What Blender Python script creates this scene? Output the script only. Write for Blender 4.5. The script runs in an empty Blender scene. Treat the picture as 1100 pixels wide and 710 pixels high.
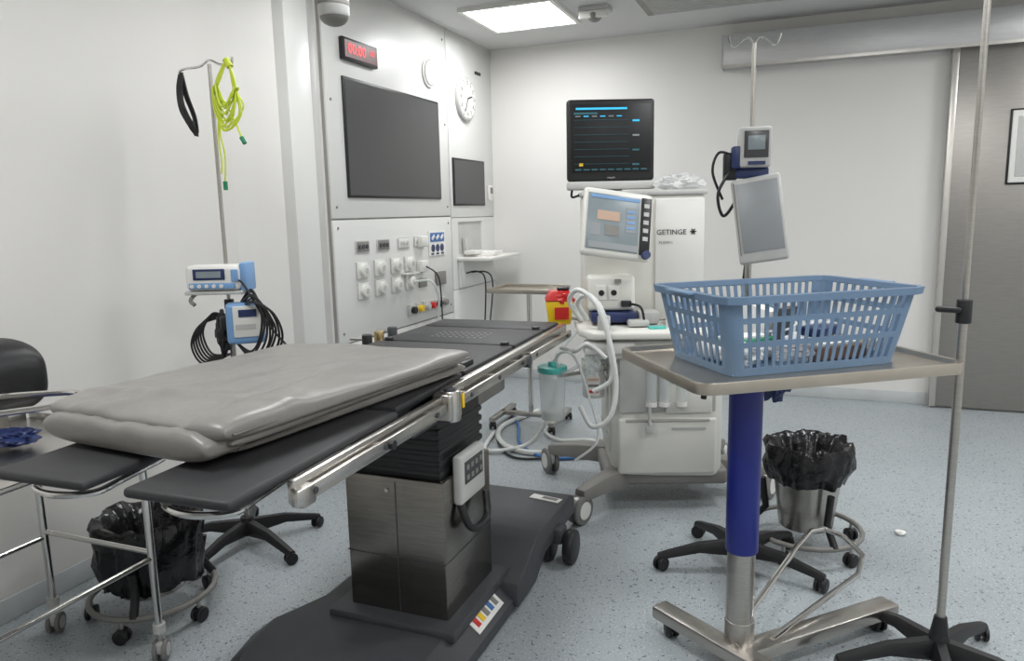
import bpy, bmesh, math, random
from mathutils import Vector, Matrix, Euler, noise
random.seed(7)
scene=bpy.context.scene
try:
    scene.view_settings.view_transform='Standard'
except Exception: pass
V=Vector
# ------------------------------------------------------------------ materials
def lin(c):
    c=c/255.0
    return c/12.92 if c<=0.04045 else ((c+0.055)/1.055)**2.4
def rgb(r,g,b): return (lin(r),lin(g),lin(b),1)
def mat(name,col,rough=0.5,metal=0.0,var=0.06,scale=8.0,bump=0.0,bscale=60.0,stretch=None,trans=0.0,alpha=1.0,emit=0.0,coat=0.0):
    m=bpy.data.materials.new(name); m.use_nodes=True
    nt=m.node_tree; b=nt.nodes['Principled BSDF']
    tc=nt.nodes.new('ShaderNodeTexCoord'); mp=nt.nodes.new('ShaderNodeMapping')
    nt.links.new(tc.outputs['Object'],mp.inputs[0])
    if stretch: mp.inputs['Scale'].default_value=stretch
    n=nt.nodes.new('ShaderNodeTexNoise'); n.inputs['Scale'].default_value=scale; n.inputs['Detail'].default_value=4
    nt.links.new(mp.outputs[0],n.inputs['Vector'])
    cr=nt.nodes.new('ShaderNodeValToRGB')
    cr.color_ramp.elements[0].position=0.3; cr.color_ramp.elements[1].position=0.7
    cr.color_ramp.elements[0].color=[max(0,x*(1-var)) for x in col[:3]]+[1]
    cr.color_ramp.elements[1].color=[min(1,x*(1+var)) for x in col[:3]]+[1]
    nt.links.new(n.outputs['Fac'],cr.inputs[0]); nt.links.new(cr.outputs[0],b.inputs['Base Color'])
    b.inputs['Roughness'].default_value=rough; b.inputs['Metallic'].default_value=metal
    if trans: b.inputs['Transmission Weight'].default_value=trans
    if alpha<1: b.inputs['Alpha'].default_value=alpha
    if coat: b.inputs['Coat Weight'].default_value=coat
    if emit:
        b.inputs['Emission Strength'].default_value=emit; nt.links.new(cr.outputs[0],b.inputs['Emission Color'])
    if bump:
        n2=nt.nodes.new('ShaderNodeTexNoise'); n2.inputs['Scale'].default_value=bscale; n2.inputs['Detail'].default_value=3
        nt.links.new(mp.outputs[0],n2.inputs['Vector'])
        bp=nt.nodes.new('ShaderNodeBump'); bp.inputs['Strength'].default_value=bump; bp.inputs['Distance'].default_value=0.01
        nt.links.new(n2.outputs['Fac'],bp.inputs['Height']); nt.links.new(bp.outputs[0],b.inputs['Normal'])
    return m
WALL=mat('wall_paint',rgb(221,219,215),0.55,0,0.01,2)
PANEL=mat('media_panel_white',rgb(217,217,214),0.35,0,0.01,2)
SEAM=mat('panel_seam',rgb(150,148,144),0.6)
CEIL=mat('ceiling_paint',rgb(204,204,203),0.7,0,0.01,2)
BASEB=mat('baseboard_vinyl',rgb(190,193,194),0.5)
STEEL=mat('brushed_steel',rgb(182,178,172),0.3,1,0.08,30,stretch=(1,1,12))
STEELH=mat('brushed_steel_rail',rgb(205,202,197),0.27,1,0.05,30,stretch=(8,1,8))
DSTEEL=mat('column_steel',rgb(138,134,129),0.24,1,0.12,12,stretch=(1,1,14))
DOORM=mat('door_steel',rgb(158,154,149),0.38,0.85,0.05,10,stretch=(1,1,10))
DOORL=mat('door_edge_steel',rgb(200,196,190),0.35,0.8,0.04,10)
RAILM=mat('door_rail_steel',rgb(198,198,198),0.42,0.7,0.05,10,stretch=(1,1,14))
CHROME=mat('chrome',rgb(215,213,210),0.12,1,0.03)
TRAYM=mat('tray_steel',rgb(182,175,164),0.3,0.9,0.06,12)
BLACK=mat('black_plastic',rgb(28,28,30),0.42,0,0.15)
BPLATE=mat('table_top_black',rgb(42,42,44),0.55,0,0.1,20)
DGREY=mat('charcoal_cover',rgb(64,66,70),0.5,0,0.08,6)
MGREY=mat('mid_grey_plastic',rgb(128,126,122),0.5,0,0.06)
LGREY=mat('light_grey_plastic',rgb(188,188,185),0.45)
WHITE=mat('white_plastic',rgb(224,223,218),0.35,0,0.02)
CREAM=mat('machine_white',rgb(221,220,213),0.38,0,0.02)
CREAMD=mat('machine_trim_grey',rgb(172,171,165),0.45,0,0.04)  # darker grey for the drawer strip and side panel lines
BAG=mat('bin_bag_black',rgb(16,16,18),0.22,0,0.3,10,bump=0.6,bscale=25)
VINYL=mat('mattress_grey_vinyl',rgb(131,128,123),0.36,0,0.05,4,bump=0.5,bscale=10)
VINYLD=mat('mattress_strap_grey',rgb(104,101,97),0.45,0,0.05,4)
BLUE=mat('pole_blue',rgb(22,36,122),0.35,0,0.06)
BASK=mat('basket_blue_plastic',rgb(110,136,164),0.42,0,0.04,6)
DBLUE=mat('device_dark_blue',rgb(34,48,92),0.4)
LBLUE=mat('device_blue',rgb(120,160,205),0.4)
SCR=mat('screen_off_grey',rgb(66,66,67),0.3,0,0.02,2)
SCRB=mat('screen_black',rgb(7,9,13),0.4,0,0.05)
SCRG=mat('screen_ventilator',rgb(126,137,141),0.3,emit=0.08)
SCRT=mat('screen_matte_grey',rgb(146,150,152),0.35,0,0.02,2)
CYAN=mat('screen_cyan',rgb(50,170,215),0.4,emit=0.7)
CYAND=mat('screen_trace',rgb(40,90,100),0.4,emit=0.25)
YEL=mat('yellow_plastic',rgb(236,196,30),0.4)
ORANGE=mat('screen_orange',rgb(186,158,138),0.4,emit=0.08)
REDP=mat('red_plastic',rgb(196,30,26),0.4)
REDL=mat('red_led',rgb(235,30,40),0.4,emit=1.3)
YG=mat('yellow_green_cable',rgb(205,220,60),0.4)
GRN=mat('green_plastic',rgb(30,130,90),0.4)
TEAL=mat('teal_plastic',rgb(80,190,180),0.35)
HOSE=mat('white_hose',rgb(212,214,211),0.35)
BHOSE=mat('blue_hose',rgb(60,110,170),0.4)
CLEAR=mat('clear_plastic',rgb(225,232,232),0.12,0,0.03,6,alpha=0.42)
FILM=mat('clear_film',rgb(230,230,230),0.2,0,0.03,6,alpha=0.55,bump=0.8,bscale=30)
PAPER=mat('paper',rgb(232,230,226),0.7)
BRASS=mat('brass',rgb(190,170,125),0.3,1)
RUBBER=mat('caster_tyre_grey',rgb(120,120,118),0.6)
BROWN=mat('brown_strip',rgb(120,90,70),0.6)
def floor_mat():
    m=bpy.data.materials.new('speckled_vinyl_floor'); m.use_nodes=True
    nt=m.node_tree; b=nt.nodes['Principled BSDF']; L=nt.links.new
    tc=nt.nodes.new('ShaderNodeTexCoord')
    def speck(scale,lo,hi,off=None):
        v=nt.nodes.new('ShaderNodeTexNoise'); v.inputs['Scale'].default_value=scale; v.inputs['Detail'].default_value=2
        if off:
            mp=nt.nodes.new('ShaderNodeMapping'); mp.inputs['Location'].default_value=off; L(tc.outputs['Object'],mp.inputs[0]); L(mp.outputs[0],v.inputs['Vector'])
        else: L(tc.outputs['Object'],v.inputs['Vector'])
        r=nt.nodes.new('ShaderNodeValToRGB'); r.color_ramp.elements[0].position=lo; r.color_ramp.elements[1].position=hi
        L(v.outputs['Fac'],r.inputs[0]); return r
    a=speck(95,0.63,0.67); c=speck(120,0.60,0.66,(7,3,1)); d=speck(2.0,0.3,0.7)
    base=nt.nodes.new('ShaderNodeMixRGB'); base.inputs[1].default_value=rgb(156,163,167); base.inputs[2].default_value=rgb(163,170,173); L(d.outputs[0],base.inputs[0])
    m1=nt.nodes.new('ShaderNodeMixRGB'); m1.inputs[2].default_value=rgb(84,92,100); L(a.outputs[0],m1.inputs[0]); L(base.outputs[0],m1.inputs[1])
    m2=nt.nodes.new('ShaderNodeMixRGB'); m2.inputs[2].default_value=rgb(194,199,201)
    L(c.outputs[0],m2.inputs[0]); L(m1.outputs[0],m2.inputs[1]); L(m2.outputs[0],b.inputs['Base Color'])
    b.inputs['Roughness'].default_value=0.42
    return m
FLOOR=floor_mat()
def emis(name,col,s):
    m=bpy.data.materials.new(name); m.use_nodes=True; b=m.node_tree.nodes['Principled BSDF']
    b.inputs['Base Color'].default_value=col; b.inputs['Emission Color'].default_value=col; b.inputs['Emission Strength'].default_value=s
    return m
LAMP=emis('light_panel_diffuser',(0.98,0.99,1,1),21.5)
# ------------------------------------------------------------------ builder
def T(x,y,z): return Matrix.Translation((x,y,z))
def RZ(a): return Matrix.Rotation(math.radians(a),4,'Z')
def RX(a): return Matrix.Rotation(math.radians(a),4,'X')
def RY(a): return Matrix.Rotation(math.radians(a),4,'Y')
def frame(o,x,y):
    x=V(x).normalized(); y=V(y).normalized(); z=x.cross(y)
    return Matrix(((x.x,y.x,z.x,o[0]),(x.y,y.y,z.y,o[1]),(x.z,y.z,z.z,o[2]),(0,0,0,1)))
def catmull(pts,n=8,closed=False):
    pts=[V(p) for p in pts]; out=[]; N=len(pts)
    rng=range(N) if closed else range(N-1)
    for i in rng:
        if closed: p0,p1,p2,p3=pts[i-1],pts[i],pts[(i+1)%N],pts[(i+2)%N]
        else: p0=pts[max(i-1,0)];p1=pts[i];p2=pts[i+1];p3=pts[min(i+2,N-1)]
        for k in range(n):
            t=k/n
            out.append(0.5*((2*p1)+(p2-p0)*t+(2*p0-5*p1+4*p2-p3)*t*t+(3*p1-p0-3*p2+p3)*t**3))
    if not closed: out.append(pts[-1])
    return out
class B:
    def __init__(s,name,M=None,parent=None):
        s.name=name; s.bm=bmesh.new(); s.mats=[]; s.M=M or Matrix(); s.parent=parent
    def add(s,t,m,L=None):
        if m not in s.mats: s.mats.append(m)
        i=s.mats.index(m)
        for f in t.faces: f.material_index=i
        t.transform(s.M@(L or Matrix()))
        me=bpy.data.meshes.new('t'); t.to_mesh(me); s.bm.from_mesh(me); bpy.data.meshes.remove(me); t.free()
    def box(s,c,d,m,bev=0.0,seg=2,L=None,rz=0,rx=0,ry=0):
        t=bmesh.new(); bmesh.ops.create_cube(t,size=1)
        bmesh.ops.scale(t,vec=V(d),verts=t.verts)
        if bev: bmesh.ops.bevel(t,geom=t.edges[:],offset=min(bev,min(d)*0.49),segments=seg,profile=0.5,affect='EDGES')
        X=T(*c)@RZ(rz)@RY(ry)@RX(rx)
        s.add(t,m,(L or Matrix())@X)
    def bx(s,x0,x1,y0,y1,z0,z1,m,bev=0.0,seg=2):
        s.box(((x0+x1)/2,(y0+y1)/2,(z0+z1)/2),(abs(x1-x0),abs(y1-y0),abs(z1-z0)),m,bev,seg)
    def cyl(s,p0,p1,r,m,r2=None,seg=20,bev=0):
        p0=V(p0);p1=V(p1); a=p1-p0; t=bmesh.new()
        bmesh.ops.create_cone(t,cap_ends=True,cap_tris=False,segments=seg,radius1=r,radius2=r if r2 is None else r2,depth=a.length)
        if bev:
            es=[e for e in t.edges if abs(e.verts[0].co.z-e.verts[1].co.z)<1e-6]
            bmesh.ops.bevel(t,geom=es,offset=bev,segments=2,profile=0.5,affect='EDGES')
        q=V((0,0,1)).rotation_difference(a.normalized()).to_matrix().to_4x4()
        s.add(t,m,Matrix.Translation((p0+p1)/2)@q)
    def sph(s,c,r,m,sc=(1,1,1),seg=20):
        t=bmesh.new(); bmesh.ops.create_uvsphere(t,u_segments=seg,v_segments=seg//2+2,radius=r)
        s.add(t,m,T(*c)@Matrix.Diagonal((*sc,1)))
    def tube(s,pts,r,m,smooth=0,closed=False,seg=10,rib=0):
        if smooth: pts=catmull(pts,smooth,closed)
        pts=[V(p) for p in pts]; N=len(pts); t=bmesh.new(); rings=[]
        up=None
        for i in range(N):
            a=pts[(i-1)%N] if (closed or i>0) else pts[i]; b=pts[(i+1)%N] if (closed or i<N-1) else pts[i]
            d=(b-a)
            if d.length<1e-9: d=V((0,0,1))
            d.normalize()
            if up is None:
                up=V((0,0,1)) if abs(d.z)<0.9 else V((1,0,0))
            up=(up-d*up.dot(d))
            if up.length<1e-6: up=V((0,1,0))-d*d.y
            up.normalize(); sd=d.cross(up)
            rr=r*(1+(rib if i%2 else 0))
            rings.append([t.verts.new(pts[i]+rr*(math.cos(k*2*math.pi/seg)*up+math.sin(k*2*math.pi/seg)*sd)) for k in range(seg)])
        for i in range(N if closed else N-1):
            A=rings[i];C=rings[(i+1)%N]
            off=0
            if closed and i==N-1:
                off=min(range(seg),key=lambda o:(A[0].co-C[o].co).length)
            for k in range(seg):
                t.faces.new((A[k],A[(k+1)%seg],C[(k+1+off)%seg],C[(k+off)%seg]))
        if not closed:
            t.faces.new(rings[0][::-1]); t.faces.new(rings[-1])
        bmesh.ops.recalc_face_normals(t,faces=t.faces)
        s.add(t,m)
    def lathe(s,c,prof,m,seg=32,wob=None):
        t=bmesh.new(); R=[]
        for (r,z) in prof:
            ring=[]
            for k in range(seg):
                a=k*2*math.pi/seg; rr=r; zz=z
                if wob: rr,zz=wob(r,z,a)
                ring.append(t.verts.new((rr*math.cos(a),rr*math.sin(a),zz)))
            R.append(ring)
        for i in range(len(R)-1):
            for k in range(seg): t.faces.new((R[i][k],R[i][(k+1)%seg],R[i+1][(k+1)%seg],R[i+1][k]))
        s.add(t,m,T(*c))
    def prism(s,poly,z0,z1,m,bev=0,seg=2,top=None,L=None):
        t=bmesh.new(); n=len(poly); top=top or poly
        a=[t.verts.new((x,y,z0)) for x,y in poly]; b=[t.verts.new((x,y,z1)) for x,y in top]
        t.faces.new(a[::-1]); t.faces.new(b)
        for i in range(n): t.faces.new((a[i],a[(i+1)%n],b[(i+1)%n],b[i]))
        bmesh.ops.recalc_face_normals(t,faces=t.faces)
        if bev: bmesh.ops.bevel(t,geom=t.edges[:],offset=bev,segments=seg,profile=0.5,affect='EDGES')
        s.add(t,m,L)
    def slab(s,q,z0,z1,m,nu=60,nv=36,wr=0.004,wsc=7.0,zf=None,seed=0,pw=14,rc=0.035):
        t=bmesh.new(); zm=(z0+z1)/2; h=(z1-z0)/2; G=[[],[]]
        q=[V((x,y,0)) for x,y in q]
        def warp(a): return math.sin(a*math.pi/2)
        for sd in (0,1):
            for i in range(nu+1):
                row=[]
                for j in range(nv+1):
                    a=warp(-1+2*i/nu); b=warp(-1+2*j/nv)
                    e=max(0,(1-abs(a)**pw))**(1/3)*max(0,(1-abs(b)**pw))**(1/3)
                    aa=a*(1-rc*abs(b)**8); bb=b*(1-rc*abs(a)**8)
                    u=(aa+1)/2; v=(bb+1)/2
                    P=(q[0]*(1-v)+q[1]*v)*(1-u)+(q[3]*(1-v)+q[2]*v)*u
                    nz=noise.noise(V((P.x*wsc,P.y*wsc*0.7,sd*5+seed)))*wr+noise.noise(V((P.x*wsc*3,P.y*wsc*2,sd*3+seed)))*wr*0.4
                    zz=zm+(h*e if sd else -h*e)+(nz*e if sd else 0)
                    if zf and sd: zz+=zf(u,v)*e
                    row.append(t.verts.new((P.x,P.y,zz)))
                G[sd].append(row)
        for sd in (0,1):
            g=G[sd]
            for i in range(nu):
                for j in range(nv):
                    f=(g[i][j],g[i+1][j],g[i+1][j+1],g[i][j+1])
                    t.faces.new(f if sd==0 else f[::-1])
        bmesh.ops.remove_doubles(t,verts=t.verts,dist=1e-5)
        bmesh.ops.recalc_face_normals(t,faces=t.faces)
        s.add(t,m)
    def crumple(s,c,r,m,sc=(1,1,1),amp=0.35,f=6,seed=0,sub=4):
        t=bmesh.new(); bmesh.ops.create_icosphere(t,subdivisions=sub,radius=1)
        for v in t.verts:
            k=1+amp*noise.noise(v.co*f*0.4+V((seed,0,0)))+amp*0.5*noise.noise(v.co*f+V((0,seed,0)))
            v.co=v.co*k
        s.add(t,m,T(*c)@Matrix.Diagonal((r*sc[0],r*sc[1],r*sc[2],1)))
    def text(s,body,size,m,F,depth=0.0006,align='CENTER'):
        cu=bpy.data.curves.new('t','FONT'); cu.body=body; cu.size=size; cu.extrude=depth; cu.align_x=align; cu.align_y='CENTER'; cu.resolution_u=2
        ob=bpy.data.objects.new('t',cu); scene.collection.objects.link(ob)
        dg=bpy.context.evaluated_depsgraph_get(); me=bpy.data.meshes.new_from_object(ob.evaluated_get(dg))
        t=bmesh.new(); t.from_mesh(me); bpy.data.objects.remove(ob); bpy.data.meshes.remove(me); bpy.data.curves.remove(cu)
        s.add(t,m,F)
    def caster(s,x,y,r,body,tyre,a=0,top=None,w=0.022):
        L=s.M; s.M=L@T(x,y,0)@RZ(a)
        for k in (-1,1):
            s.cyl((k*w*0.35,0,r),(k*w*1.0,0,r),r,tyre,seg=24,bev=r*0.12)
            s.cyl((k*w*0.95,0,r),(k*w*1.08,0,r),r*0.6,body,seg=20)
        s.box((0,0,r*1.35),(w*1.4,r*1.3,r*1.2),body,r*0.3)
        s.cyl((0,0,r*1.5),(0,0,top or r*2.5),r*0.28,STEEL,seg=12)
        s.M=L
    def star(s,cx,cy,R,n,a0,m,wheel=0.025,h=0.1,hub=0.035):
        for k in range(n):
            a=math.radians(a0+360*k/n); d=V((math.cos(a),math.sin(a),0)); sd=V((-d.y,d.x,0)); c=V((cx,cy,0))
            t=bmesh.new(); secs=[(0.0,hub*0.75,h+0.03,h-0.035),(0.5,hub*0.6,h+0.015,h-0.02),(0.9,hub*0.5,h-0.02,h-0.045),(1.0,hub*0.42,h-0.03,h-0.05)]
            R_=[]
            for (u,w,zt,zb) in secs:
                p=c+d*R*u
                R_.append([t.verts.new(p+sd*w*q+V((0,0,z))) for q,z in ((-1,zb),(1,zb),(1,(zt+zb)/2),(0.55,zt),(-0.55,zt),(-1,(zt+zb)/2))])
            for i in range(3):
                for j in range(6): t.faces.new((R_[i][j],R_[i][(j+1)%6],R_[i+1][(j+1)%6],R_[i+1][j]))
            t.faces.new(R_[0]); t.faces.new(R_[-1])
            bmesh.ops.recalc_face_normals(t,faces=t.faces); s.add(t,m)
            e=c+d*R*0.96
            s.caster(e.x,e.y,wheel,BLACK,BLACK,math.degrees(a)+random.uniform(-60,60),top=h-0.035,w=wheel*0.75)
        s.cyl((cx,cy,h-0.04),(cx,cy,h+0.045),hub,m,r2=hub*0.8,bev=0.005)
    def done(s,ang=35):
        me=bpy.data.meshes.new(s.name)
        xs=[v.co for v in s.bm.verts]
        o=V(((min(v.x for v in xs)+max(v.x for v in xs))/2,(min(v.y for v in xs)+max(v.y for v in xs))/2,min(v.z for v in xs)))
        for v in s.bm.verts: v.co-=o
        for f in s.bm.faces: f.smooth=True
        s.bm.to_mesh(me); s.bm.free()
        for m in s.mats: me.materials.append(m)
        try: me.set_sharp_from_angle(angle=math.radians(ang))
        except Exception: pass
        ob=bpy.data.objects.new(s.name,me); scene.collection.objects.link(ob)
        if s.parent: ob.parent=s.parent; ob.location=o-s.parent.location
        else: ob.location=o
        return ob
# ------------------------------------------------------------------ room
XL=-2.68; XR=3.0; YB=5.95; YF=-1.6; CH=2.79; XP=-2.5
def simple(name,*a):
    b=B(name); b.bx(*a); return b.done()
simple('floor',XL-0.1,XR+0.1,YF-0.1,YB+0.1,-0.1,0,FLOOR)
simple('ceiling',XL-0.1,XR+0.1,YF-0.1,YB+0.1,CH,CH+0.1,CEIL)
simple('wall_back',XL-0.1,XR+0.1,YB,YB+0.1,0,CH,WALL)
simple('wall_right',XR,XR+0.1,YF,YB,0,CH,WALL)
simple('wall_front',XL-0.1,XR+0.1,YF-0.1,YF,0,CH,WALL)
w=B('wall_left')
w.bx(XL-0.1,XL,YF,3.0,0,CH,WALL)
w.prism([(XL-0.1,3.0),(XL,3.0),(XL+0.01,3.04),(XL+0.05,3.12),(XL+0.10,3.20),(XL+0.12,3.24),(XL-0.1,3.24)],0,CH,WALL)
w.bx(XL-0.1,-2.49,3.24,3.44,0,CH,PANEL,0.006)
w.bx(XL-0.1,-2.53,3.44,3.57,0,CH,WALL)
w.bx(-2.535,-2.515,3.47,3.53,0,CH,LGREY,0.003)
w.bx(XL-0.1,XP-0.012,3.57,YB,0,CH,SEAM)
for (y0,y1,z0,z1) in [(3.575,5.10,1.435,CH),(3.575,5.10,0.70,1.425),(3.575,5.10,0,0.69),
                      (5.11,YB,1.42,CH),(5.11,YB,0,0.86)]:
    w.bx(XP-0.02,XP,y0,y1,z0,z1,PANEL,0.003)
w.bx(XP-0.02,XP,5.11,5.22,0.865,1.415,PANEL); w.bx(XP-0.02,XP,5.68,YB,0.865,1.415,PANEL)
w.bx(XP-0.02,XP,5.22,5.68,1.385,1.415,PANEL); w.bx(XP-0.02,XP,5.22,5.68,0.865,1.13,PANEL)
for y in (3.62,5.05):
    for z in (2.7,2.1,1.5,1.38,0.76): w.cyl((XP,y,z),(XP+0.004,y,z),0.008,MGREY,seg=12)
w.done()
b=B('baseboard_back'); b.bx(XP,0.88,YB-0.012,YB,0,0.09,BASEB,0.004); b.done()
b=B('baseboard_left'); b.bx(XL,XL+0.01,YF,3.0,0,0.09,BASEB,0.004); b.done()
d=B('door_1')
d.bx(0.91,2.45,5.865,5.905,0.015,2.5,DOORM,0.003); d.bx(0.885,0.925,5.855,5.91,0.01,2.5,DOORL,0.004)
d.bx(1.24,1.60,5.850,5.866,1.56,2.05,BLACK,0.03,4); d.bx(1.252,1.588,5.844,5.858,1.572,2.038,WHITE,0.02,3)
d.bx(1.285,1.555,5.840,5.850,1.61,2.0,LGREY,0.01)
d.cyl((2.2,5.86,1.0),(2.2,5.82,1.0),0.012,CHROME); d.cyl((2.2,5.82,0.8),(2.2,5.82,1.3),0.015,CHROME)
d.done()
t=B('trim_1'); t.bx(-0.60,2.6,5.80,YB,2.465,2.685,RAILM,0.006); t.bx(-0.60,2.6,5.795,5.80,2.455,2.475,DOORL); t.bx(-0.605,-0.595,5.795,YB,2.46,2.69,LGREY); t.done()
t=B('trim_2'); t.bx(0.9,2.5,5.90,YB,0,0.02,LGREY); t.done()
def lamp(x,y,w=0.6,l=0.6):
    L=B('ceiling_light_panel')
    for (a,bb,c,dd) in [(x-w/2-.03,x-w/2,y-l/2-.03,y+l/2+.03),(x+w/2,x+w/2+.03,y-l/2-.03,y+l/2+.03),(x-w/2,x+w/2,y-l/2-.03,y-l/2),(x-w/2,x+w/2,y+l/2,y+l/2+.03)]:
        L.bx(a,bb,c,dd,CH-0.025,CH,WHITE)
    t=bmesh.new(); z=CH-0.012
    t.faces.new([t.verts.new(p) for p in ((x-w/2,y-l/2,z),(x-w/2,y+l/2,z),(x+w/2,y+l/2,z),(x+w/2,y-l/2,z))]); L.add(t,LAMP)
    L.done()
for (x,y) in [(-1.86,5.0),(-1.7,2.9),(0.5,3.4),(-1.7,0.8),(0.5,0.9),(2.0,2.2),(2.0,4.7),(2.0,0.0)]: lamp(x,y)
v=B('ceiling_air_vent'); v.bx(-1.05,-0.15,4.72,5.32,CH-0.03,CH,MGREY,0.004)
for i in range(14): v.bx(-1.0,-0.2,4.77+i*0.038,4.79+i*0.038,CH-0.036,CH-0.028,LGREY)
v.done()
c=B('ceiling_camera'); c.bx(-1.45,-1.25,4.98,5.12,CH-0.03,CH,LGREY,0.006); c.cyl((-1.35,5.05,CH-0.03),(-1.35,5.05,CH-0.06),0.05,LGREY); c.sph((-1.35,5.03,CH-0.06),0.05,MGREY,(1,1,0.8)); c.box((-1.35,5.0,CH-0.055),(0.2,0.03,0.05),WHITE,0.01); c.done()
p=B('surgical_light_arm')
p.cyl((-1.89,2.8,CH),(-1.89,2.8,CH-0.04),0.14,LGREY,bev=0.01); p.cyl((-1.89,2.8,CH-0.03),(-1.89,2.8,2.40),0.045,WHITE)
p.cyl((-1.89,2.8,2.42),(-1.89,2.8,2.28),0.066,LGREY,bev=0.014); p.sph((-1.89,2.8,2.29),0.062,MGREY,(1,1,0.7)); p.cyl((-1.89,2.8,2.33),(-1.89,2.8,2.345),0.068,MGREY)
p.tube([(-1.89,2.8,2.40),(-1.84,2.3,2.47),(-1.8,1.8,2.52)],0.035,WHITE,smooth=5)
p.cyl((-1.8,1.8,2.56),(-1.8,1.8,2.46),0.05,LGREY,bev=0.01)
p.done()
# ------------------------------------------------------------------ wall equipment (left media wall, facing +X)
FW=lambda y,z,off=0.0: frame((XP+off,y,z),(0,1,0),(0,0,1))
s=B('wall_display'); s.bx(XP,XP+0.012,3.735,4.935,1.555,2.245,BLACK,0.003); s.bx(XP+0.008,XP+0.014,3.75,4.92,1.57,2.23,SCR); s.done()
s=B('wall_display'); s.bx(XP,XP+0.012,5.15,5.74,1.51,1.87,BLACK,0.003); s.bx(XP+0.008,XP+0.014,5.165,5.725,1.525,1.855,SCR); s.done()
s=B('digital_clock'); s.bx(XP,XP+0.03,3.73,4.10,2.335,2.46,BLACK,0.006); s.bx(XP+0.028,XP+0.032,3.745,4.085,2.35,2.445,mat('clock_red_filter',rgb(90,12,20),0.4))
s.text('00:00',0.085,REDL,FW(3.87,2.4,0.033)); s.text('00',0.045,REDL,FW(4.035,2.41,0.033)); s.done()
s=B('wall_speaker'); s.cyl((XP,4.82,2.43),(XP+0.015,4.82,2.43),0.10,WHITE,seg=36,bev=0.004); s.cyl((XP+0.012,4.82,2.43),(XP+0.018,4.82,2.43),0.088,MGREY,seg=36); s.cyl((XP+0.014,4.82,2.43),(XP+0.020,4.82,2.43),0.083,LGREY,seg=36); s.done()
s=B('wall_clock'); cy,cz,cr=5.40,2.33,0.165
s.cyl((XP,cy,cz),(XP+0.03,cy,cz),cr,LGREY,seg=48,bev=0.006); s.cyl((XP+0.026,cy,cz),(XP+0.033,cy,cz),cr-0.015,WHITE,seg=48)
for k in range(12):
    a=k*math.pi/6; s.text(str(12 if k==0 else k),0.04,BLACK,FW(cy+math.sin(a)*0.115,cz+math.cos(a)*0.115,0.034))
    s.box((XP+0.034,cy+math.sin(a)*0.142,cz+math.cos(a)*0.142),(0.002,0.004,0.012),BLACK,rx=-math.degrees(a))
for a,l,wd in ((75,0.08,0.009),(205,0.11,0.006)):
    ar=math.radians(a); s.box((XP+0.037,cy+math.sin(ar)*l/2,cz+math.cos(ar)*l/2),(0.002,wd,l),BLACK,rx=-a)
s.done()
s=B('wall_call_panel'); s.bx(XP,XP+0.02,5.82,5.90,1.55,1.68,WHITE,0.005); s.bx(XP+0.018,XP+0.023,5.835,5.885,1.61,1.66,MGREY); s.bx(XP,XP+0.01,5.62,5.72,2.55,2.57,BLACK); s.done()
g=B('medical_gas_outlet_panel')
for y in (3.84,4.04,4.24,4.42):
    for z in (1.12,0.995):
        g.bx(XP,XP+0.008,y-0.060,y+0.060,z-0.054,z+0.054,LGREY,0.004); g.bx(XP,XP+0.012,y-0.056,y+0.056,z-0.05,z+0.05,WHITE,0.004); g.cyl((XP,y,z),(XP+0.040,y,z),0.040,WHITE,seg=24,bev=0.006); g.cyl((XP+0.038,y,z),(XP+0.043,y,z),0.017,LGREY,seg=16)
for y,m_ in ((3.86,MGREY),(4.10,MGREY),(4.36,WHITE),(4.58,WHITE)):
    g.bx(XP,XP+0.008,y-0.075,y+0.075,1.225,1.30,LGREY,0.004); g.bx(XP,XP+0.010,y-0.068,y+0.068,1.232,1.293,MGREY if m_ is MGREY else WHITE,0.003)
    for q in (-0.04,0,0.04): g.cyl((XP+0.006,y+q,1.262),(XP+0.015,y+q,1.262),0.014,DGREY if m_ is MGREY else LGREY,seg=12)
g.bx(XP,XP+0.05,4.53,4.63,1.05,1.13,WHITE,0.01); g.bx(XP,XP+0.05,4.54,4.64,1.225,1.30,WHITE,0.01)
g.bx(XP,XP+0.006,4.72,4.98,1.15,1.33,PAPER)
g.bx(XP+0.004,XP+0.008,4.74,4.96,1.25,1.315,BHOSE)
for i in range(3):
    g.box((XP+0.010,4.78+i*0.07,1.283),(0.004,0.045,0.02),PAPER,rx=35); g.cyl((XP+0.005,4.78+i*0.07,1.205),(XP+0.009,4.78+i*0.07,1.205),0.028,DBLUE,seg=14)
    g.bx(XP+0.004,XP+0.009,4.75+i*0.078,4.79+i*0.078,1.158,1.170,DBLUE)
g.bx(XP,XP+0.02,4.80,4.95,0.93,1.03,MGREY,0.004); g.bx(XP,XP+0.04,4.32,4.5,1.05,1.06,WHITE)
g.bx(XP,XP+0.012,4.55,4.66,0.94,1.0,MGREY,0.003)
g.tube([(XP+0.04,4.42,0.995),(XP+0.15,4.45,1.0),(XP+0.18,4.5,0.9),(XP+0.15,4.55,0.72),(XP+0.2,4.5,0.55)],0.008,HOSE,smooth=8)
g.tube([(XP+0.05,4.58,1.09),(XP+0.12,4.62,1.02),(XP+0.12,4.66,0.85),(XP+0.1,4.7,0.6)],0.005,BLACK,smooth=8)
g.tube([(XP+0.02,5.3,0.98),(XP+0.1,5.35,0.99),(XP+0.12,5.45,0.9),(XP+0.08,5.5,0.5)],0.006,BLACK,smooth=8); g.tube([(XP+0.02,5.4,0.98),(XP+0.12,5.5,0.97),(XP+0.12,5.6,0.85),(XP+0.08,5.6,0.5)],0.006,BLACK,smooth=8)
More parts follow.
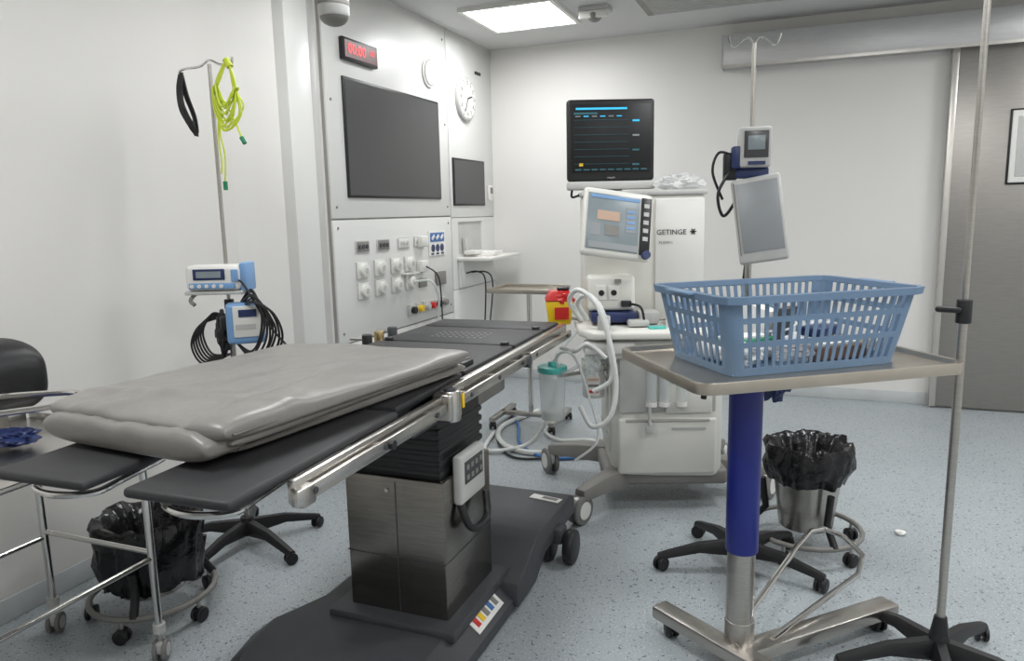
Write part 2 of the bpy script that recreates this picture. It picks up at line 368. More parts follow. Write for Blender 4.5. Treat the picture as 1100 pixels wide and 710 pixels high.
for i,(y,m_) in enumerate([(4.42,BLACK),(4.52,YEL),(4.62,LGREY),(4.70,REDP),(4.80,BLACK),(4.90,MGREY)]):
    g.cyl((XP,y,0.80),(XP+0.05,y,0.80),0.024,m_,seg=16,bev=0.004); g.bx(XP,XP+0.02,y-0.04,y+0.04,0.76,0.84,LGREY,0.003)
g.done()
s=B('wall_desk_shelf')
s.bx(XP-0.015,XP-0.011,5.22,5.68,1.13,1.385,LGREY); s.bx(XP,XP+0.27,5.18,5.86,1.085,1.11,WHITE,0.006)
s.prism([(5.2,1.085),(5.23,1.085),(5.23,0.9)],0,0.02,WHITE,L=frame((XP+0.02,0,0),(0,1,0),(0,0,1)))
s.bx(XP,XP+0.02,5.2,5.85,0.87,1.085,PANEL,0.004)
s.bx(XP+0.04,XP+0.22,5.3,5.62,1.11,1.125,PAPER); s.box((XP+0.14,5.5,1.135),(0.16,0.25,0.018),PAPER,rz=8); s.bx(XP+0.03,XP+0.13,5.25,5.40,1.13,1.16,WHITE,0.005)
s.bx(XP-0.005,XP+0.03,5.3,5.34,1.13,1.26,LGREY,0.004)
s.done()
# ------------------------------------------------------------------ operating table
TA=1.7
o=B('operating_table',T(-1.30,1.03,0)@RZ(TA))
ZT=0.93
for k in (-1,1):
    xc=0.195 if k>0 else -0.170
    o.box((xc,0.30,ZT-0.012),(0.262,0.66,0.022),BPLATE,0.01,3)
    o.box((xc,0.30,ZT-0.027),(0.20,0.56,0.012),MGREY,0.003)
    o.tube([(xc-0.09,0.22,ZT-0.035),(xc-0.09,0.10,ZT-0.045),(xc-0.085,0.03,ZT-0.05),(xc,0.0,ZT-0.052),(xc+0.085,0.03,ZT-0.05),(xc+0.09,0.10,ZT-0.045),(xc+0.09,0.22,ZT-0.035)],0.008,CHROME,smooth=6)
for (y0,y1) in ((0.66,1.12),(1.14,1.62),(1.64,2.02),(2.04,2.26)):
    o.box((0,(y0+y1)/2,ZT-0.012),(0.60,y1-y0,0.024),BPLATE,0.008,2)
    o.box((0,(y0+y1)/2,ZT-0.04),(0.50,y1-y0-0.03,0.03),DGREY,0.004)
for i in range(9):
    for j in range(4): o.cyl((-0.12+i*0.028,1.76+j*0.04,ZT-0.001),(-0.12+i*0.028,1.76+j*0.04,ZT+0.001),0.007,MGREY,seg=8)
for k in (-1,1):
    y0r=0.14 if k>0 else 0.40
    o.box((k*0.318,(0.93+2.28)/2,ZT-0.048),(0.030,2.28-0.93,0.075),STEELH,0.004)
    o.box((k*0.336,(y0r+0.88)/2,ZT-0.045),(0.020,0.88-y0r,0.055),STEELH,0.005)
    for (a,b_) in ((y0r-0.02,0.84),(0.97,1.60),(1.65,2.24)):
        xo=k*0.362
        o.box((xo,(a+b_)/2,ZT-0.05),(0.012,b_-a,0.034),STEELH,0.003)
        n=max(2,int((b_-a)/0.2))
        for i in range(n):
            yy=a+0.06+i*(b_-a-0.12)/(n-1); o.box((k*0.346,yy,ZT-0.05),(0.03,0.02,0.02),STEEL,0.003); o.cyl((k*0.368,yy,ZT-0.05),(k*0.371,yy,ZT-0.05),0.008,DGREY,seg=10)
    yh=0.905
    o.box((k*0.340,yh,ZT-0.055),(0.065,0.085,0.09),STEEL,0.012,3); o.cyl((k*0.352,yh-0.005,ZT-0.1),(k*0.352,yh-0.005,ZT-0.006),0.032,STEELH,seg=24,bev=0.004); o.cyl((k*0.352,yh-0.005,ZT-0.01),(k*0.352,yh-0.005,ZT),0.018,DGREY,seg=20)
    o.box((k*0.372,yh+0.048,ZT-0.05),(0.006,0.014,0.045),YEL,0.002); o.cyl((k*0.34,1.62,ZT-0.06),(k*0.37,1.62,ZT-0.06),0.025,DGREY,seg=20,bev=0.003)
    o.box((k*0.352,y0r+0.02,ZT-0.055),(0.035,0.05,0.045),STEEL,0.008)
    o.box((k*0.30,0.9,ZT-0.095),(0.03,0.35,0.03),DGREY,0.006)
    o.cyl((k*0.365,0.50,ZT-0.05),(k*0.382,0.50,ZT-0.05),0.012,BLACK,seg=14)
for (y,x) in ((1.63,0.26),(1.63,-0.26),(2.03,0.26),(1.20,0.26)): o.cyl((x,y,ZT-0.01),(x,y,ZT+0.012),0.018,BLACK,seg=16,bev=0.003)
o.box((0.25,1.22,ZT+0.008),(0.06,0.09,0.02),BLACK,0.006)
for yy,m_ in ((1.72,BRASS),(1.84,DGREY),(1.62,BLACK)):
    o.cyl((-0.36,yy,ZT-0.07),(-0.36,yy,ZT+0.02),0.022,m_,seg=16,bev=0.004); o.cyl((-0.36,yy,ZT),(-0.44,yy,ZT),0.008,CHROME)
o.box((0.02,1.15,ZT-0.10),(0.42,0.55,0.09),BLACK,0.015)
o.box((0.12,1.35,ZT-0.15),(0.30,0.5,0.05),MGREY,0.01)
o.M=Matrix()
cx0,cx1,cy0,cy1=-1.385,-1.02,1.96,2.33
o.bx(cx0+0.02,cx1-0.02,cy0+0.02,cy1-0.02,0.5,0.86,BLACK,0.02)
for i in range(5): o.bx(cx0+0.016,cx1-0.016,cy0+0.016,cy1-0.016,0.62+i*0.035,0.642+i*0.035,BLACK,0.008)
o.prism([(cx0,cy0),(cx1,cy0),(cx1,cy1),(cx0,cy1)],0.10,0.615,DSTEEL,0.008,2)
o.bx(cx0-0.002,cx1+0.002,cy0-0.002,cy1+0.002,0.341,0.343,DGREY)
o.bx(cx0+0.19,cx0+0.1925,cy0-0.002,cy0+0.01,0.12,0.6,DGREY)
for z in (0.14,0.57): o.cyl((cx0+0.16,cy0-0.004,z),(cx0+0.16,cy0+0.01,z),0.007,CHROME,seg=10)
o.box((cx1+0.016,2.12,0.60),(0.035,0.19,0.165),LGREY,0.012,3); o.box((cx1+0.034,2.12,0.62),(0.004,0.14,0.075),DGREY,0.002)
for i in range(4):
    for j in range(2): o.box((cx1+0.037,2.068+i*0.034,0.603+j*0.034),(0.003,0.018,0.016),MGREY)
o.tube([(cx1+0.01,2.05,0.53),(cx1+0.04,2.05,0.45),(cx1+0.05,2.10,0.42),(cx1+0.05,2.18,0.43),(cx1+0.03,2.22,0.50)],0.013,BLACK,smooth=7)
near=[(-1.62,1.55),(-1.52,1.42),(-1.02,1.42),(-0.93,1.55),(-0.93,2.38),(-1.60,2.38),(-1.60,1.98),(-1.68,1.80)]
ntop=[(-1.56,1.62),(-1.49,1.50),(-1.08,1.50),(-1.01,1.62),(-1.01,2.38),(-1.52,2.38),(-1.52,2.02),(-1.60,1.82)]
o.prism(near,0.02,0.06,DGREY); o.prism(near,0.06,0.125,DGREY,top=ntop)
o.bx(-1.44,-0.97,1.90,2.38,0.11,0.15,DGREY,0.012)
prof=[(2.30,0.03),(2.30,0.125),(2.38,0.135),(2.50,0.20),(2.56,0.215),(2.96,0.215),(3.02,0.19),(3.02,0.11),(2.62,0.10),(2.50,0.03)]
o.prism(prof,-1.60,-0.91,DGREY,0.012,2,L=frame((0,0,0),(0,1,0),(0,0,1)))
for (x,y) in ((-0.90,2.76),(-1.62,2.76)):
    for k in (-0.045,0.05): o.cyl((x+k-0.022,y+0.0,0.072),(x+k+0.022,y+0.0,0.072),0.072,BLACK,seg=30,bev=0.012)
    o.box((x,y,0.12),(0.05,0.08,0.07),DGREY,0.015)
o.box((-0.968,2.14,0.0945),(0.062,0.21,0.003),PAPER,ry=39)
for i in range(5): o.box((-0.966,2.065+i*0.037,0.0975),(0.03,0.022,0.002),(REDP,YEL,MGREY,BHOSE,MGREY)[i],ry=39)
o.box((-1.00,2.88,0.217),(0.14,0.045,0.003),PAPER,rz=-10); o.box((-0.98,2.88,0.219),(0.07,0.022,0.002),MGREY,rz=-10)
o.done()
# ------------------------------------------------------------------ folded mattress
q=B('folded_mattress')
q.slab([(-1.64,1.24),(-1.14,1.20),(-1.01,2.16),(-1.63,2.10)],0.932,0.968,VINYL,wr=0.003,seed=3,rc=0.02)
q.slab([(-1.66,1.22),(-1.11,1.17),(-1.015,2.14),(-1.66,2.09)],0.958,0.992,VINYL,wr=0.004,seed=13,rc=0.02)
def topf(u,v):
    z=-0.010*u+0.004*math.sin(v*8+u*5)
    z+=0.008*math.exp(-((v-0.35-0.5*u)/0.04)**2)*(1-u)
    z-=0.010*math.exp(-((v-0.80+0.15*u)/0.025)**2)*(1-u)
    z+=0.007*math.exp(-((u-0.12-0.1*v)/0.03)**2)
    z-=0.006*math.exp(-((v-0.15-0.6*u)/0.03)**2)*(1-u)
    return z
q.slab([(-1.70,1.19),(-1.10,1.14),(-0.975,2.13),(-1.68,2.08)],0.975,1.032,VINYL,wr=0.010,wsc=5,seed=9,zf=topf,nu=90,nv=60,rc=0.03)
q.slab([(-1.68,1.165),(-1.13,1.12),(-1.12,1.25),(-1.68,1.28)],0.934,1.012,VINYL,wr=0.014,wsc=9,seed=5,nu=30,nv=60,pw=5)
q.tube([(-1.098,1.17,1.0),(-1.06,1.5,1.0),(-1.01,1.85,0.997),(-0.978,2.1,0.992)],0.003,VINYLD,smooth=8)
q.tube([(-1.135,1.22,0.952),(-1.09,1.6,0.951),(-1.02,2.12,0.951)],0.003,VINYLD,smooth=8)
q.done(60)
# ------------------------------------------------------------------ anaesthesia machine
AM=T(-0.665,3.69,0)@RZ(20)
a=B('anesthesia_machine',AM)
FA=lambda x,y,z: frame((x,y,z),(1,0,0),(0,0,1))
for (x,y) in ((-0.43,-0.42),(-0.55,0.28),(0.53,-0.13),(0.42,0.34)):
    d_=V((x,y,0)); s0=d_*0.25; t=bmesh.new()
    sd=V((-y,x,0)).normalized()*0.04
    vs=[]
    for (pp,zt,zb,ww) in ((s0,0.22,0.12,1.7),(d_*0.7,0.195,0.12,1.25),(d_,0.165,0.11,0.9)):
        vs.append([t.verts.new(pp+sd*ww*k+V((0,0,z))) for k,z in ((-1,zb),(1,zb),(0.8,zt),(-0.8,zt))])
    for i in range(2):
        for j in range(4): t.faces.new((vs[i][j],vs[i][(j+1)%4],vs[i+1][(j+1)%4],vs[i+1][j]))
    t.faces.new(vs[0]); t.faces.new(vs[-1]); bmesh.ops.recalc_face_normals(t,faces=t.faces)
    bmesh.ops.bevel(t,geom=t.edges[:],offset=0.008,segments=2,profile=0.5,affect='EDGES'); a.add(t,MGREY)
    a.caster(x,y,0.070,WHITE,RUBBER,-40 if y<0 else 20,top=0.14,w=0.032)
a.box((0,0,0.16),(0.60,0.52,0.08),MGREY,0.02,3)
a.prism([(-0.26,-0.20),(-0.22,-0.26),(0.22,-0.28),(0.27,-0.24),(0.28,0.22),(-0.26,0.22)],0.17,0.86,CREAM,0.015,3)
a.box((0.0,-0.272,0.325),(0.47,0.03,0.28),CREAM,0.018,3); a.box((0.0,-0.288,0.455),(0.40,0.012,0.012),CREAMD,0.004); a.box((0.10,-0.288,0.415),(0.16,0.006,0.012),LGREY)
a.box((0.0,-0.27,0.66),(0.46,0.02,0.34),LGREY,0.01); a.box((0.1,-0.283,0.56),(0.22,0.012,0.14),CREAM,0.006)
a.box((-0.262,0.0,0.52),(0.02,0.36,0.50),CREAM,0.01); a.box((-0.274,0.0,0.36),(0.006,0.30,0.008),CREAMD); a.box((-0.274,0.0,0.62),(0.006,0.30,0.008),CREAMD)
for x in (-0.08,-0.02,0.06): a.cyl((x,-0.30,0.54),(x,-0.30,0.72),0.025,CLEAR,seg=20); a.cyl((x,-0.30,0.72),(x,-0.30,0.75),0.03,WHITE,seg=20,bev=0.004); a.cyl((x,-0.30,0.53),(x,-0.30,0.55),0.028,WHITE,seg=20)
a.box((-0.09,-0.31,0.42),(0.035,0.02,0.04),LGREY,0.004); a.cyl((-0.09,-0.315,0.44),(-0.09,-0.315,0.56),0.008,LGREY)
a.cyl((-0.34,-0.14,0.54),(-0.34,-0.14,0.68),0.055,HOSE,seg=28,bev=0.01); a.cyl((-0.34,-0.14,0.68),(-0.34,-0.14,0.74),0.06,CREAM,seg=28,bev=0.006)
a.box((-0.345,-0.198,0.61),(0.06,0.006,0.10),PAPER)
for i,m_ in enumerate((ORANGE,MGREY,REDP)): a.box((-0.345,-0.203,0.64-i*0.03),(0.05,0.004,0.012),m_)
a.box((-0.29,-0.12,0.75),(0.12,0.14,0.08),LGREY,0.015)
a.prism([(-0.42,-0.24),(-0.36,-0.36),(0.24,-0.38),(0.31,-0.30),(0.31,0.1),(-0.42,0.1)],0.86,0.895,CREAM,0.01,3)
a.box((-0.05,-0.10,0.80),(0.62,0.40,0.09),CREAM,0.02); a.box((-0.28,-0.28,0.815),(0.24,0.10,0.06),WHITE,0.015)
a.tube([(0.30,-0.33,0.80),(0.34,-0.38,0.80),(0.34,-0.30,0.80),(0.33,0.0,0.80)],0.012,LGREY,smooth=6)
a.box((-0.075,0.12,1.20),(0.60,0.24,0.64),CREAM,0.02,3); a.box((0.10,-0.005,1.20),(0.24,0.015,0.60),WHITE,0.006)
a.text('GETINGE',0.036,BLACK,FA(0.058,-0.014,1.335)); a.text('FLOW-i',0.02,MGREY,FA(0.03,-0.014,1.285))
for i in range(3): a.box((0.165,-0.014,1.337),(0.030,0.002,0.006),BLACK,ry=i*60)
a.box((-0.075,0.12,1.53),(0.62,0.26,0.025),LGREY,0.008)
a.box((-0.25,-0.06,1.05),(0.23,0.14,0.17),CREAM,0.02,3)
for x in (-0.30,-0.24):
    a.box((x,-0.135,1.055),(0.05,0.012,0.07),WHITE,0.004); a.cyl((x,-0.14,1.055),(x,-0.148,1.055),0.014,BLACK,seg=12)
a.box((-0.18,-0.14,1.00),(0.05,0.03,0.03),BLACK,0.005); a.box((-0.22,-0.14,1.11),(0.03,0.01,0.02),MGREY)
a.box((-0.24,-0.06,0.935),(0.22,0.2,0.05),DBLUE,0.01); a.box((-0.07,-0.1,0.93),(0.10,0.12,0.06),LGREY,0.01); a.box((0.13,-0.16,0.925),(0.22,0.18,0.05),WHITE,0.012)
a.cyl((0.02,-0.2,0.895),(0.02,-0.2,0.98),0.02,WHITE); a.cyl((-0.3,-0.26,0.895),(-0.3,-0.26,0.96),0.03,LGREY,bev=0.004)
a.box((-0.13,-0.2,0.915),(0.1,0.07,0.03),LGREY,0.01); a.box((-0.05,-0.26,0.90),(0.08,0.05,0.012),TEAL,0.004)
K=a.M
a.M=AM@T(-0.225,-0.17,1.385)@RZ(12)@RX(-16)@RY(9)
a.box((0,0.02,0),(0.34,0.05,0.33),CREAM,0.02,3); a.box((-0.025,-0.008,0.0),(0.255,0.006,0.27),SCRG,0.002)
a.box((0.135,-0.008,0.0),(0.05,0.006,0.28),SCRB,0.002)
a.box((-0.02,-0.012,0.12),(0.24,0.002,0.016),LBLUE); a.box((-0.02,-0.012,-0.115),(0.24,0.002,0.03),SCRT)
a.box((-0.05,-0.012,0.03),(0.11,0.002,0.045),ORANGE); a.box((0.06,-0.012,0.02),(0.05,0.002,0.12),SCRT); a.box((-0.11,-0.012,-0.04),(0.05,0.002,0.06),SCRT); a.box((-0.03,-0.012,-0.04),(0.07,0.002,0.05),MGREY)
for i in range(4): a.box((0.06,-0.0135,0.06-i*0.026),(0.04,0.002,0.012),LBLUE)
for i in range(5): a.box((0.135,-0.012,0.1-i*0.04),(0.025,0.003,0.02),LGREY)
a.cyl((0.14,-0.01,-0.14),(0.14,-0.035,-0.14),0.02,DBLUE)
a.M=K; a.cyl((-0.21,-0.15,1.30),(-0.21,0.02,1.25),0.03,LGREY)
a.tube([(-0.40,-0.18,0.93),(-0.46,-0.24,1.03),(-0.42,-0.31,1.09),(-0.34,-0.36,1.02),(-0.285,-0.40,0.85),(-0.26,-0.42,0.66),(-0.29,-0.44,0.52),(-0.37,-0.42,0.47),(-0.42,-0.36,0.55)],0.0105,HOSE,smooth=14,rib=0.18)
a.tube([(-0.37,-0.16,0.93),(-0.42,-0.22,1.02),(-0.37,-0.27,1.06),(-0.31,-0.33,0.98),(-0.28,-0.36,0.80),(-0.28,-0.38,0.68),(-0.36,-0.36,0.62)],0.0105,HOSE,smooth=14,rib=0.18)
a.tube([(-0.42,-0.1,0.86),(-0.52,-0.2,0.76),(-0.50,-0.3,0.70),(-0.42,-0.34,0.74)],0.009,CLEAR,smooth=10)
a.tube([(-0.50,-0.2,0.80),(-0.44,-0.3,0.80),(-0.38,-0.34,0.84),(-0.30,-0.38,0.78)],0.009,HOSE,smooth=10,rib=0.15)
a.tube([(-0.16,-0.15,1.0),(-0.12,-0.22,0.99),(-0.10,-0.2,0.91)],0.006,BLACK,smooth=8)
a.crumple((-0.36,-0.28,0.74),0.05,CLEAR,(0.8,0.6,1.3),seed=4)
a.tube([(-0.26,-0.05,0.66),(-0.42,-0.14,0.66),(-0.52,-0.2,0.66)],0.01,STEEL)
cxn=-0.545
a.cyl((cxn,-0.24,0.46),(cxn,-0.24,0.69),0.056,CLEAR,r2=0.066,seg=28); a.cyl((cxn,-0.24,0.69),(cxn,-0.24,0.72),0.072,TEAL,seg=28,bev=0.006); a.cyl((cxn,-0.24,0.72),(cxn,-0.24,0.74),0.02,TEAL)
a.cyl((cxn,-0.24,0.462),(cxn,-0.24,0.50),0.052,HOSE,seg=24)
a.tube([(cxn,-0.24,0.73),(-0.50,-0.28,0.79),(-0.44,-0.3,0.77),(-0.38,-0.34,0.6),(-0.34,-0.38,0.4),(-0.45,-0.40,0.3)],0.006,HOSE,smooth=10)
a.crumple((0.12,0.1,1.575),0.05,FILM,(2.1,1.2,0.9),amp=0.5,seed=8)
a.done()
y=B('sharps_bin',AM@T(-0.50,-0.02,0.89))
y.prism([(-0.055,-0.05),(0.055,-0.05),(0.055,0.05),(-0.055,0.05)],0,0.12,YEL,0.01,top=[(-0.07,-0.06),(0.07,-0.06),(0.07,0.06),(-0.07,0.06)])
y.prism([(-0.075,-0.065),(0.075,-0.065),(0.075,0.065),(-0.075,0.065)],0.12,0.17,REDP,0.01,top=[(-0.05,-0.04),(0.05,-0.04),(0.05,0.04),(-0.05,0.04)])
y.box((0.01,-0.063,0.06),(0.07,0.004,0.06),REDP); y.box((0.02,0.0,0.178),(0.06,0.06,0.015),BLACK,0.005); y.crumple((0.02,-0.03,0.13),0.05,REDP,(1,0.7,0.7),seed=6)
y.tube([(0.05,0.0,0.03),(0.09,0.01,0.02),(0.115,0.01,0.008)],0.008,STEEL)
y.done()
m=B('patient_monitor',T(-0.925,3.76,1.80)@RZ(24))
m.box((0,0.03,0),(0.445,0.06,0.405),BLACK,0.015,3); m.box((0,-0.002,0.01),(0.405,0.006,0.335),SCRB,0.001)
m.box((0,0.06,0),(0.30,0.06,0.28),DGREY,0.02)
m.box((-0.05,-0.007,0.155),(0.26,0.002,0.010),CYAN); m.box((-0.13,-0.007,0.132),(0.12,0.002,0.010),CYAND)
for i in range(7):
    m.box((-0.05,-0.007,0.10-i*0.036),(0.28,0.002,0.0014),CYAND)
    if i%2==0: m.box((0.125,-0.007,0.095-i*0.036),(0.035,0.002,0.009),(CYAN,SCRT,CYAND,CYAND)[i//2 % 4])
for i in range(9): m.box((-0.17+i*0.042,-0.007,-0.145),(0.03,0.002,0.007),CYAND)
for i in range(6): m.box((-0.17+i*0.042,-0.0075,0.118),(0.026,0.002,0.005),CYAN if i%2 else SCRT)
m.box((-0.155,-0.007,-0.12),(0.02,0.002,0.015),YEL)
m.text('PHILIPS',0.012,LGREY,frame((0,-0.002,-0.187),(1,0,0),(0,0,1)))
m.box((0,0.02,-0.225),(0.445,0.10,0.042),LGREY,0.01); m.box((0.0,0.06,-0.247),(0.12,0.08,0.014),LGREY,0.004)
m.tube([(-0.2,0.0,-0.24),(-0.2,0.02,-0.28),(-0.16,0.0,-0.27)],0.006,BLACK,smooth=6)
m.done()
# ------------------------------------------------------------------ small side table behind
y=B('side_table')
tx,ty,tz=-1.70,4.62,0.93
y.box((tx,ty,tz),(0.46,0.36,0.012),TRAYM,0.005)
for k in (-1,1):
    y.box((tx,ty+k*0.18,tz+0.01),(0.46,0.008,0.03),TRAYM,0.003); y.box((tx+k*0.23,ty,tz+0.01),(0.008,0.36,0.03),TRAYM,0.003)
y.cyl((tx,ty,0.06),(tx,ty,tz),0.018,CHROME); y.box((tx,ty,0.07),(0.45,0.04,0.03),STEEL,0.006)
for k in (-1,1):
    y.box((tx+k*0.21,ty,0.07),(0.04,0.42,0.03),STEEL,0.006)
    for j in (-1,1): y.caster(tx+k*0.21,ty+j*0.19,0.025,BLACK,BLACK,20,top=0.06)
y.done()
y=B('floor_hoses')
y.tube([(-1.95,4.9,0.012),(-1.75,4.5,0.012),(-1.6,4.15,0.012),(-1.35,3.95,0.012),(-1.05,4.1,0.012)],0.010,BHOSE,smooth=10)
y.tube([(-1.9,4.8,0.012),(-1.8,4.25,0.012),(-1.55,3.9,0.012),(-1.25,4.0,0.012),(-1.0,4.05,0.012)],0.008,BLACK,smooth=10)
y.tube([(-1.75,4.9,0.018),(-1.85,4.45,0.018),(-1.7,4.1,0.018),(-1.45,4.0,0.018),(-1.2,4.2,0.018),(-1.0,4.3,0.018)],0.017,HOSE,smooth=10)
y.tube([(-1.5,4.9,0.013),(-1.55,4.5,0.013),(-1.4,4.3,0.013),(-1.2,4.35,0.013),(-1.0,4.2,0.013)],0.012,HOSE,smooth=10)
y.tube([(-1.3,3.95,0.5),(-1.35,4.0,0.3),(-1.5,4.05,0.06),(-1.75,3.95,0.018),(-1.85,4.3,0.018)],0.013,HOSE,smooth=10)
y.done()
# ------------------------------------------------------------------ instrument table (right foreground)
MT=T(-0.05,2.37,0)@RZ(35)
b=B('instrument_table',MT)
W,D=0.42,0.285; tz=1.0
def rrect(w,d,r,n=6):
    P=[]
    for (cx,cy,a0) in ((w-r,d-r,0),(-w+r,d-r,90),(-w+r,-d+r,180),(w-r,-d+r,270)):
        for k in range(n+1):
            a=math.radians(a0+90*k/n); P.append((cx+r*math.cos(a),cy+r*math.sin(a)))
    return P
t=bmesh.new(); prof=[(W-0.03,D-0.03,-0.018),(W-0.018,D-0.018,-0.014),(W-0.012,D-0.012,0.0),(W,D,0.001),(W+0.002,D+0.002,-0.004),(W,D,-0.032),(W-0.02,D-0.02,-0.034)]
rings=[]
for (w_,d_,z_) in prof: rings.append([t.verts.new((x,y_,tz+z_)) for x,y_ in rrect(w_,d_,0.03+(w_-W+0.03)*0.5)])
for i in range(len(rings)-1):
    n=len(rings[i])
    for k in range(n): t.faces.new((rings[i][k],rings[i][(k+1)%n],rings[i+1][(k+1)%n],rings[i+1][k]))
t.faces.new(rings[0]); t.faces.new(rings[-1][::-1]); bmesh.ops.recalc_face_normals(t,faces=t.faces); b.add(t,TRAYM)
b.M=Matrix()
px,py=-0.142,2.27
b.box((px+0.03,py+0.02,tz-0.045),(0.20,0.20,0.022),STEEL,0.006,rz=35)
b.cyl((px,py,0.10),(px,py,0.50),0.043,STEEL,seg=32); b.cyl((px,py,0.39),(px,py,0.95),0.050,BLUE,seg=32,bev=0.004); b.cyl((px,py,0.935),(px,py,0.965),0.056,BLACK,seg=28)
b.cyl((px,py,0.03),(px,py,0.16),0.046,STEEL,seg=28,bev=0.004)
b.tube([(px-0.05,py-0.02,0.955),(px-0.10,py-0.04,0.948),(px-0.115,py-0.045,0.92),(px-0.12,py-0.045,0.88)],0.009,BLACK,smooth=5)
def bar(p,q,w_,h_,z_,m_):
    p=V(p);q=V(q);d_=q-p; b.box(((p.x+q.x)/2,(p.y+q.y)/2,z_),(d_.length,w_,h_),m_,0.008,2,rz=math.degrees(math.atan2(d_.y,d_.x)))
bar((-0.42,2.39),(0.06,2.07),0.07,0.045,0.075,STEEL)
bar((-0.14,2.20),(0.33,2.67),0.075,0.045,0.0755,STEEL)
for (x,y_) in ((-0.37,2.36),(0.02,2.10),(0.29,2.63)): b.caster(x,y_,0.027,BLACK,BLACK,30,top=0.06,w=0.02)
b.tube([(px+0.03,py+0.05,0.16),(0.02,2.78,0.19),(0.07,2.93,0.20),(0.12,2.97,0.20),(0.19,2.94,0.19),(0.25,2.84,0.17),(0.23,2.74,0.14),(px+0.10,py+0.02,0.10)],0.010,CHROME,smooth=0)
b.done()
# ------------------------------------------------------------------ basket
BM=T(-0.055,2.385,tz-0.0175)@RZ(37)
k=B('plastic_basket',BM)
HB=0.23
def per(s_,t_,off=0.0):
    w_=0.275+0.042*t_+off; d_=0.175+0.038*t_+off; r_=0.03+off
    segs=[('l',(w_,-d_+r_),(w_,d_-r_)),('a',(w_-r_,d_-r_),0),('l',(w_-r_,d_),(-w_+r_,d_)),('a',(-w_+r_,d_-r_),90),('l',(-w_,d_-r_),(-w_,-d_+r_)),('a',(-w_+r_,-d_+r_),180),('l',(-w_+r_,-d_),(w_-r_,-d_)),('a',(w_-r_,-d_+r_),270)]
    wts=[0.15,0.02,0.31,0.02,0.15,0.02,0.31,0.02]
    s_=s_%1.0; i=0
    while s_>wts[i] and i<7: s_-=wts[i]; i+=1
    u=min(1,s_/wts[i]); g_=segs[i]
    if g_[0]=='l': return V((g_[1][0]*(1-u)+g_[2][0]*u,g_[1][1]*(1-u)+g_[2][1]*u,0))
    A=math.radians(g_[2]+90*u); return V((g_[1][0]+r_*math.cos(A),g_[1][1]+r_*math.sin(A),0))
def strip(s0,s1,t0,t1,th,o0=0.0,n=1):
    t=bmesh.new(); G=[]
    for i in range(n+1):
        s_=s0+(s1-s0)*i/n; c=[]
        for (tt,of) in ((t0,o0),(t1,o0),(t1,o0-th),(t0,o0-th)):
            P=per(s_,tt,of); c.append(t.verts.new((P.x,P.y,tt*HB)))
        G.append(c)
    for i in range(n):
        for j in range(4): t.faces.new((G[i][j],G[i][(j+1)%4],G[i+1][(j+1)%4],G[i+1][j]))
    if abs(s1-s0)<0.99: t.faces.new(G[0]); t.faces.new(G[-1][::-1])
    bmesh.ops.recalc_face_normals(t,faces=t.faces); k.add(t,BASK)
for (t0,t1,th) in ((0,0.10,0.004),(0.36,0.43,0.004),(0.66,0.73,0.004),(0.93,1.0,0.005)): strip(0,1,t0,t1,th,0.0,100)
strip(0,1,0.975,1.0,0.022,0.018,100); strip(0,1,0.91,1.0,0.004,0.020,100)
nr=66
for i in range(nr):
    s_=(i+0.5)/nr; strip(s_-0.0034,s_+0.0034,0.02,0.98,0.003,-0.0005,1)
for s_ in (0.16,0.49,0.66,0.99): strip(s_-0.016,s_+0.016,0.0,1.0,0.0035,-0.0002,6)
k.box((0,0,0.003),(0.54,0.34,0.005),BASK,0.002)
for x in (-0.34,0.34): k.box((x,0,HB-0.003),(0.035,0.14,0.008),BASK,0.003)
k.done()
c=B('basket_medical_supplies',BM)
c.box((-0.13,0.03,0.035),(0.22,0.16,0.05),WHITE,0.02,3,rz=12); c.box((-0.12,0.02,0.066),(0.20,0.09,0.012),GRN,0.005,rz=12); c.box((-0.12,0.02,0.075),(0.16,0.06,0.012),PAPER,0.005,rz=12)
c.box((0.12,0.06,0.035),(0.18,0.12,0.05),PAPER,0.006,rz=-15); c.box((0.13,-0.07,0.03),(0.2,0.09,0.04),BROWN,0.006,rz=5); c.box((0.13,-0.07,0.055),(0.18,0.07,0.01),PAPER,0.003,rz=8); c.box((0.16,0.02,0.078),(0.12,0.08,0.03),DBLUE,0.008,rz=25)
c.crumple((0.0,-0.08,0.045),0.05,FILM,(1.5,0.9,0.7),seed=2,amp=0.5); c.crumple((-0.18,-0.08,0.04),0.05,PAPER,(1.2,0.9,0.6),seed=12,amp=0.5)
c.crumple((0.2,0.08,0.075),0.045,FILM,(1.3,1,0.7),seed=22,amp=0.5)
c.box((-0.02,0.10,0.09),(0.05,0.10,0.14),PAPER,0.003,rz=20,rx=15); c.box((0.03,0.02,0.10),(0.10,0.02,0.12),DGREY,0.004,rz=30,rx=10)
c.tube([(0.0,0.08,0.06),(0.06,0.12,0.08),(0.1,0.06,0.10),(0.02,0.0,0.09),(-0.05,0.06,0.08),(0.03,0.12,0.09)],0.004,HOSE,smooth=8)
c.done()
